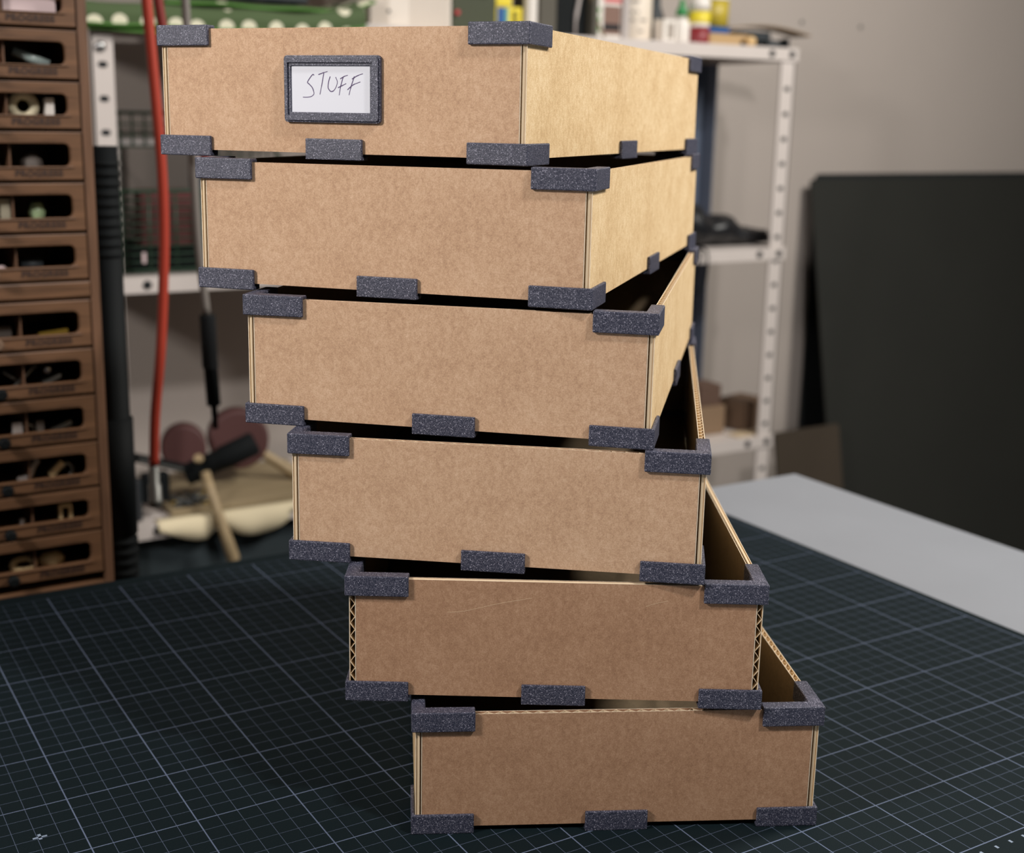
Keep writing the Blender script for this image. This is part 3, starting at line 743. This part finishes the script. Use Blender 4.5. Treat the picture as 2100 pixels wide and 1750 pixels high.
# ------------------------------------------------------------------ drawer cabinet
cab = thing('drawer_cabinet', 'small brown wooden cabinet of window-fronted drawers at the left', 'cabinet', (-.302, .60, -.75))
CX0, CX1 = -.075, .078
zz = lambda z: z + .75
MB().box(CX1 - .0075, CX1, 0, .12, 0, zz(.47)).build('side_panel', WOODT, cab, bevel=.0008)
MB().box(CX0, CX0 + .0075, 0, .12, 0, zz(.47)).build('side_panel', WOODT, cab, bevel=.0008)
MB().box(CX0 + .0077, CX1 - .0077, .115, .12, 0, zz(.47)).build('back_panel', DARKWOOD, cab)
MB().box(CX0 + .0077, CX1 - .0077, .0, .114, zz(.4655), zz(.47)).build('top_panel', WOODC, cab)
MB().box(CX0 + .0077, CX1 - .0077, .0, .114, 0, zz(-.0375)).build('plinth', WOODC, cab, bevel=.001)
MB().box(CX0 + .0077, CX1 - .0077, -.001, .114, zz(.1935), zz(.2055)).build('rail', WOODC, cab, bevel=.001)
ft_cu = bpy.data.curves.new('drawer_print', 'FONT'); ft_cu.body = 'PROGRESS'; ft_cu.size = .0064; ft_cu.extrude = .0001; ft_cu.align_x = 'CENTER'; ft_cu.space_character = 1.18; ft_cu.offset = .00025
ft_ob = bpy.data.objects.new('print_source', ft_cu); C.objects.link(ft_ob)
bpy.context.view_layer.update()
dgp = bpy.context.evaluated_depsgraph_get()
tm = bpy.data.meshes.new_from_object(ft_ob.evaluated_get(dgp)); tm.materials.clear(); tm.materials.append(INK)
bpy.data.objects.remove(ft_ob)
levels = [.4285, .3915, .3545, .3185, .281, .243, .2065]
levels2 = [.1925, .1545, .117, .0795, .042, .0065, -.0305]
dz_list = [(levels[i + 1], levels[i]) for i in range(6)] + [(levels2[i + 1], levels2[i]) for i in range(6)]
DX0, DX1 = CX0 + .0085, CX1 - .0085
drawers = []
for i, (z0, z1) in enumerate([(a + .0010, b - .0012) for a, b in dz_list]):
    dr = MB(); h = z1 - z0
    f_ = ring_plate(dr, (DX0, DX1, 0, h), (DX0 + .009, DX1 - .0085, .0100, h - .0085), .0048, 0, .005)
    dr.box(DX0 + .001, DX1 - .001, .0052, .110, .001, .003)
    dr.box(DX0 + .001, DX0 + .003, .0052, .110, .003, h - .004); dr.box(DX1 - .003, DX1 - .001, .0052, .110, .003, h - .004)
    dr.box(DX0 + .003, DX1 - .003, .108, .110, .003, h - .004)
    o = dr.build('drawer', WOODC, cab, bevel=.0007, loc=(0, -.0008, z0 + .75))
    MB().box(DX0 + .006, DX1 - .007, -.0012, -.0001, .0090, .0099).build('window_ledge', WOODC, o, bevel=.0004)
    MB().box(.018, .0192, .006, .107, .0033, h - .006).build('divider', WOODT, o)
    t_ = bpy.data.objects.new('lettering', tm); C.objects.link(t_); t_.parent = o; t_.rotation_euler = (PI / 2, 0, 0); t_.location = (.0375, -.00035, .0030)
    kb = MB(); kb.lathe([(.0018, 0), (.0018, .004), (.0042, .006), (.0046, .009), (.003, .0115)], n=16); xf(kb, lambda a, b, c: (-.001 + a, -c - .0003, .0062 + b)); kb.build('knob', BLACK if i > 6 else BROWNC, o)
    drawers.append((z0, h))
# contents of the drawers
def inz(i): return drawers[i][0] + .0034 + .0002
def drop_in(i, name, mb_fn, m, label, cat):
    mb = MB(); mb_fn(mb, inz(i)); return simple(name, mb, m, label, cat, None)
WY = .6095
drop_in(0, 'paper_stack', lambda b, z: b.box(-.298, -.286, WY, WY + .03, z, z + .0235), WHITEP, 'white paper pad in the topmost drawer, left compartment', 'paper')
drop_in(0, 'paper_stack', lambda b, z: b.box(-.281, -.244, WY, WY + .03, z, z + .022), PINKW, 'pinkish folded paper in the topmost drawer, right compartment', 'paper')
drop_in(1, 'orange_strip', lambda b, z: b.box(-.305, -.286, WY, WY + .02, z, z + .012), mat('orange_plastic', (170, 90, 56), .5), 'orange strip in the second drawer from the top', 'strip')
drop_in(1, 'glass_vial', lambda b, z: b.tube([(-.274, WY + .01, z + .016), (-.250, WY + .005, z + .0065)], .0035, 12), mat('pale_glass', (150, 164, 160), .2), 'pale glass vial lying slanted in the second drawer from the top', 'vial')
drop_in(2, 'tape_roll', lambda b, z: (b.tube([(-.270 + .008 * math.cos(a * PI / 12), WY + .006, z + .0125 + .008 * math.sin(a * PI / 12)) for a in range(24)], .0036, 8, closed=True)), mat('cream_tape', (200, 190, 160), .5), 'cream ring in the third drawer from the top', 'ring')
drop_in(2, 'white_block', lambda b, z: b.box(-.255, -.249, WY, WY + .012, z, z + .0185), WHITEP, 'small white block beside the cream ring, third drawer', 'block')
drop_in(3, 'cloth_bundle', lambda b, z: b.lathe([(.007, 0), (.009, .004), (.008, .011), (.003, .016)], -.266, WY + .009, z, 10), SKINB, 'dusty brown bundle in the fourth drawer, right compartment', 'bundle')
drop_in(3, 'metal_nut', lambda b, z: b.lathe([(.006, 0), (.0068, .003), (.005, .01), (.002, .013)], -.2945, WY + .009, z, 7), STEEL, 'dull metal piece in the fourth drawer, left compartment', 'metal piece')
def tplate(b, z):
    b.box(-.304, -.2955, WY, WY + .004, z, z + .0205); b.box(-.2915, -.2845, WY, WY + .004, z, z + .0205); b.box(-.2955, -.2915, WY, WY + .004, z + .0165, z + .0205); b.box(-.2955, -.2915, WY, WY + .004, z, z + .004)
drop_in(4, 'slotted_plate', tplate, mat('putty_plate', (150, 144, 124), .6), 'putty plate with a dark slot, fifth drawer from the top', 'plate')
drop_in(4, 'green_bulb', lambda b, z: b.lathe([(.0035, 0), (.0055, .004), (.0065, .010), (.004, .017)], -.264, WY + .01, z, 18), PALEGRN, 'pale green bulb in the fifth drawer, right compartment', 'bulb')
drop_in(5, 'white_fitting', lambda b, z: b.lathe([(.005, 0), (.006, .003), (.003, .007)], -.2935, WY + .006, z, 14), PINKW, 'small whitish fitting in the drawer above the plain rail', 'fitting')
drop_in(6, 'brass_strip', lambda b, z: b.obox((-.258, WY + .006, z + .0045), (.011, 0, .001), (0, .002, 0), (0, 0, .0028)), BRASS, 'yellowish brass strip in the first drawer below the plain rail', 'strip')
drop_in(6, 'brass_screw', lambda b, z: b.lathe([(.0025, 0), (.0028, .002), (.001, .004)], -.2755, WY + .002, z, 12), BRASS, 'tiny brass screw beside the brass strip', 'screw')
drop_in(7, 'metal_rod', lambda b, z: b.tube([(-.290, WY + .006, z + .0022), (-.2722, WY + .006, z + .019)], .0014, 8), STEEL, 'slanted metal rod in the drawer of rods and steel ball', 'rod')
drop_in(7, 'metal_rod', lambda b, z: b.tube([(-.279, WY + .010, z + .0022), (-.296, WY + .010, z + .015)], .0014, 8), STEEL, 'second metal rod, crossing behind the slanted one', 'rod')
drop_in(7, 'steel_ball', lambda b, z: b.lathe([(.0006, 0), (.0028, .001), (.004, .004), (.0028, .007), (.0006, .008)], -.263, WY + .010, z + .0101, 16), BOLT, 'shiny steel ball lying on the bent bracket', 'ball')
drop_in(7, 'bent_bracket', lambda b, z: (b.box(-.270, -.252, WY + .004, WY + .018, z, z + .0022), b.obox((-.261, WY + .011, z + .0062), (.007, 0, .003), (0, .006, 0), (0, 0, .0014))), STEEL, 'bent steel bracket under the steel ball', 'bracket')
drop_in(8, 'clear_cube', lambda b, z: b.box(-.293, -.286, WY, WY + .006, z + .0, z + .013), GREYW, 'pale cube in the third drawer below the plain rail', 'cube')
drop_in(8, 'putty_block', lambda b, z: b.box(-.2755, -.270, WY, WY + .006, z, z + .013), SKINB, 'dusty block in the third drawer below the plain rail', 'block')
drop_in(9, 'plastic_wrap', lambda b, z: b.tube(crom([(-.291, WY + .006, z + .004), (-.283, WY + .005, z + .006), (-.279, WY + .007, z + .013), (-.275, WY + .008, z + .018)], 4), .0028, 10), GREYW, 'pale crumpled wrap in the third drawer from the bottom', 'wrap')
drop_in(9, 'wooden_bead', lambda b, z: b.obox((-.2615, WY + .006, z + .0095), (.005, 0, .005), (0, .003, 0), (-.0016, 0, .0016)), CREAM, 'small slanted cream piece in the third drawer from the bottom', 'piece')
drop_in(8, 'steel_washer', lambda b, z: b.tube([(-.281 + .0042 * math.cos(a * PI / 8), WY + .004, z + .0058 + .0042 * math.sin(a * PI / 8)) for a in range(16)], .0014, 6, closed=True), STEEL, 'steel washer between pale cube and dusty block', 'washer')
drop_in(8, 'steel_clip', lambda b, z: b.obox((-.256, WY + .006, z + .006), (.008, 0, .003), (0, .003, 0), (-.0006, 0, .0016)), STEEL, 'slanted steel clip right of the dusty block', 'clip')
drop_in(5, 'grey_sleeve', lambda b, z: b.tube([(-.278, WY + .012, z + .006), (-.262, WY + .012, z + .006)], .0055, 14), DGREY, 'dark grey sleeve lying in the drawer above the plain rail', 'sleeve')
drop_in(6, 'brown_block', lambda b, z: b.box(-.303, -.288, WY + .008, WY + .02, z, z + .012), SKINB, 'dull brown block, left compartment of the drawer just below the rail', 'block')
drop_in(9, 'grey_hook', lambda b, z: b.tube(crom([(-.252, WY + .006, z + .002), (-.249, WY + .006, z + .008), (-.253, WY + .006, z + .013), (-.257, WY + .006, z + .009)], 4), .0014, 8), STEEL, 'small bent hook right of the slanted cream piece', 'hook')
def nshape(b, z): b.box(-.2622, -.2598, WY, WY + .006, z, z + .0165); b.box(-.2545, -.2522, WY, WY + .006, z, z + .0165); b.box(-.2598, -.2545, WY, WY + .006, z + .0135, z + .0165)
drop_in(10, 'arch_bracket', nshape, CREAM, 'cream arch-shaped bracket in the second drawer from the bottom', 'bracket')
drop_in(10, 'grey_peg', lambda b, z: b.lathe([(.0035, 0), (.002, .005), (.0024, .008)], -.290, WY + .004, z, 10), GREYW, 'small grey peg in the second drawer from the bottom', 'peg')
drop_in(11, 'cream_ring', lambda b, z: b.tube([(-.2905 + .0085 * math.cos(a * PI / 10), WY + .007 + .004 * math.sin(a * PI / 10), z + .0062 + .0035 * math.sin(a * PI / 10)) for a in range(20)], .0026, 8, closed=True), CREAM, 'flattened cream ring in the lowest visible drawer', 'ring')
drop_in(11, 'cream_oval', lambda b, z: b.lathe([(.004, 0), (.0095, .003), (.0105, .007), (.007, .011), (.002, .012)], -.2685, WY + .012, z, 20), CREAM, 'cream oval lump beside the ring, lowest visible drawer', 'lump')

# ------------------------------------------------------------------ things hanging or standing between desk and shelves
vp = thing('black_pipe', 'black ribbed pipe standing between cabinet and shelving', 'pipe', (-.205, .646, -.75))
MB().tube([(0, 0, 0), (0, 0, .60), (.0, 0, 1.056)], [.0125, .0122, .0105], 24).build('body', BLACK, vp)
cbm = MB()
for i in range(16): z = .60 + .009 * i; cbm.tube([(0, 0, z), (0, 0, z + .005)], .0132, 20)
cbm.build('lower_ribs', BLACKR, vp)
cbm = MB()
for i in range(10): z = .968 + .008 * i; cbm.tube([(0, 0, z), (0, 0, z + .0045)], .0112, 20)
cbm.build('upper_ribs', BLACKR, vp)
MB().tube([(0, 0, .735), (0, 0, .835)], .0135, 24).build('sleeve', BLACK, vp, bevel=0)

rh = thing('air_hose', 'bright red rubber hose with steel coupling hanging behind the trays', 'hose', (0, 0, 0))
MB().tube(crom([(-.156, .72, 1.8985), (-.156, .72, 1.2), (-.155, .72, .75), (-.152, .72, .60), (-.1475, .72, .48), (-.1445, .72, .425), (-.1400, .72, .345), (-.1370, .72, .283), (-.1375, .72, .220), (-.1435, .72, .133), (-.1515, .72, .067), (-.1545, .72, .020)], 8), .0045, 14).build('hose', REDH, rh)
MB().tube([(-.1547, .72, .0195), (-.1548, .72, .002), (-.1548, .72, .0015), (-.1545, .72, -.012), (-.1545, .72, -.0125), (-.1545, .72, -.019)], [.0047, .0047, .0060, .0060, .0066, .0060], 16).build('coupling', STEEL, rh)
simple('dark_red_hose', MB().tube(crom([(-.145, .735, 1.8985), (-.145, .735, 1.2), (-.145, .735, .75), (-.142, .735, .60), (-.134, .735, .48), (-.1305, .735, .43), (-.1255, .735, .395), (-.118, .735, .355), (-.108, .735, .32), (-.09, .735, .29)], 6), .0042, 12), REDD, 'dark red hose just right of the bright red hose, behind the top tray', 'hose')
gr_ = thing('grey_cable', 'thin grey cable with black spring sleeve hanging left of the trays', 'cable', (0, 0, 0))
MB().tube(crom([(-.108, .75, 1.8985), (-.108, .75, 1.2), (-.107, .75, .75), (-.105, .75, .60), (-.102, .75, .45), (-.1005, .75, .388), (-.0995, .75, .30), (-.0970, .75, .216), (-.0910, .75, .150)], 8), .0038, 12).build('cable', GREYROD, gr_)
MB().tube([(-.0905, .75, .1495), (-.0895, .75, .11), (-.087, .75, .063), (-.0868, .75, .0625), (-.086, .75, .040)], [.0066, .0066, .0066, .0032, .0026], 14).build('sleeve', BLACK, gr_)
sp = MB(); P = []
for i in range(330):
    t = i / 330; a = t * 2 * PI * 22; zc = .149 - t * .05; xc = -.0905 + .0014 * t
    P.append((xc + .0072 * math.cos(a), .75 + .0072 * math.sin(a), zc))
sp.tube(P, .0007, 5).build('spring', HOLE, gr_)

# ------------------------------------------------------------------ boards leaning by the wall
def lean_board(name, x0, x1, yt, zt_, yb, zb, th, m, label):
    # front-face line from (yb,zb) to (yt,zt); thickness behind
    d = Vector((0, yt - yb, zt_ - zb)).normalized(); nrm = Vector((0, d.z, -d.y))
    if nrm.y < 0: nrm = -nrm
    mb = MB(); vs = []
    r = .006
    a = Vector((0, yb, zb)); b = Vector((0, yt, zt_)); hgt = (b - a).length
    loop = rrect(x0, x1, 0, hgt, r, 3)
    mb.prism(loop, lambda u, v, h: tuple(Vector((u, 0, 0)) + a + d * v + nrm * h), 0, th)
    return simple(name, mb, m, label, 'board')
k_ = (1.28 - 1.179) / (.238 + .287)
lean_board('large_board', 1.178, 2.15, 1.2755, .2375, 1.2755 - k_ * (.2375 + .7495), -.7495, .0035, BOARD, 'very large dark brown board leaning on the wall at the right')
lean_board('tall_board', 1.2095, 2.05, 1.293, .246, 1.291, -.7495, .003, BOARD2, 'blackish upright board behind the large leaning board')
lean_board('small_board', 1.022, 1.172, 1.160, -.178, 1.050, -.7495, .004, mat('mid_brown_board', (62, 52, 40), .8), 'smaller brown board standing low between shelving and large board')

# ------------------------------------------------------------------ lights
def area(name, loc, target, size, size_y, power, col, spread=PI):
    l = bpy.data.lights.new(name, 'AREA'); l.shape = 'RECTANGLE'; l.size = size; l.size_y = size_y; l.energy = power; l.color = col
    o = bpy.data.objects.new(name, l); C.objects.link(o); o.location = loc
    o.rotation_euler = (Vector(target) - Vector(loc)).to_track_quat('-Z', 'Y').to_euler()
    return o
area('lamp_left', (-1.1, .10, .76), (-.17, .15, .290), .16, .16, 9.8, (1.0, .945, .91), math.radians(44))
area('room_lamp', (-.5, -1.3, 1.5), (.1, .8, .1), .7, .5, 1.0, (1.0, .97, .96))
area('wall_fill', (.2, -.9, 1.42), (-.02, 1.3, -.03), .12, .12, 16.0, (1.0, .96, .94), math.radians(30))  # unseen narrow light added to brighten the wall behind the left shelves
area('lamp_right', (1.12, -.08, 1.22), (.25, .5, .28), .35, .35, 25.0, (1.0, .955, .89))

w = bpy.data.worlds.new('room_ambient'); sc.world = w; w.use_nodes = True
bgd = w.node_tree.nodes['Background']; bgd.inputs[0].default_value = (.55, .78, .9, 1); bgd.inputs[1].default_value = .07

# ------------------------------------------------------------------ camera
cd = bpy.data.cameras.new('camera'); cam = bpy.data.objects.new('camera', cd); C.objects.link(cam)
R = Matrix(((.85998051, .09655517, -.50110939), (-.51001785, .19677931, -.83735279), (.01775722, .97568181, .21847123)))
cam.matrix_world = Matrix.Translation((-.4674538, -.4002794, .3332344)) @ R.to_4x4()
cd.sensor_width = 36; cd.lens = 2626.09 / 2100 * 36
cd.shift_x = (1050 - 1010.68) / 2100; cd.shift_y = (829.68 - 875) / 2100
cd.clip_start = .01; cd.clip_end = 30
cd.dof.use_dof = True; cd.dof.focus_distance = .600; cd.dof.aperture_fstop = 8.2
cd.dof.aperture_blades = 0
sc.camera = cam

sc.view_settings.view_transform = 'Standard'; sc.view_settings.look = 'None'
sc.view_settings.exposure = 0; sc.view_settings.gamma = 1; sc.view_settings.use_curve_mapping = False
sc.cycles.use_denoising = True
sc.cycles.max_bounces = 6; sc.cycles.caustics_reflective = False; sc.cycles.caustics_refractive = False
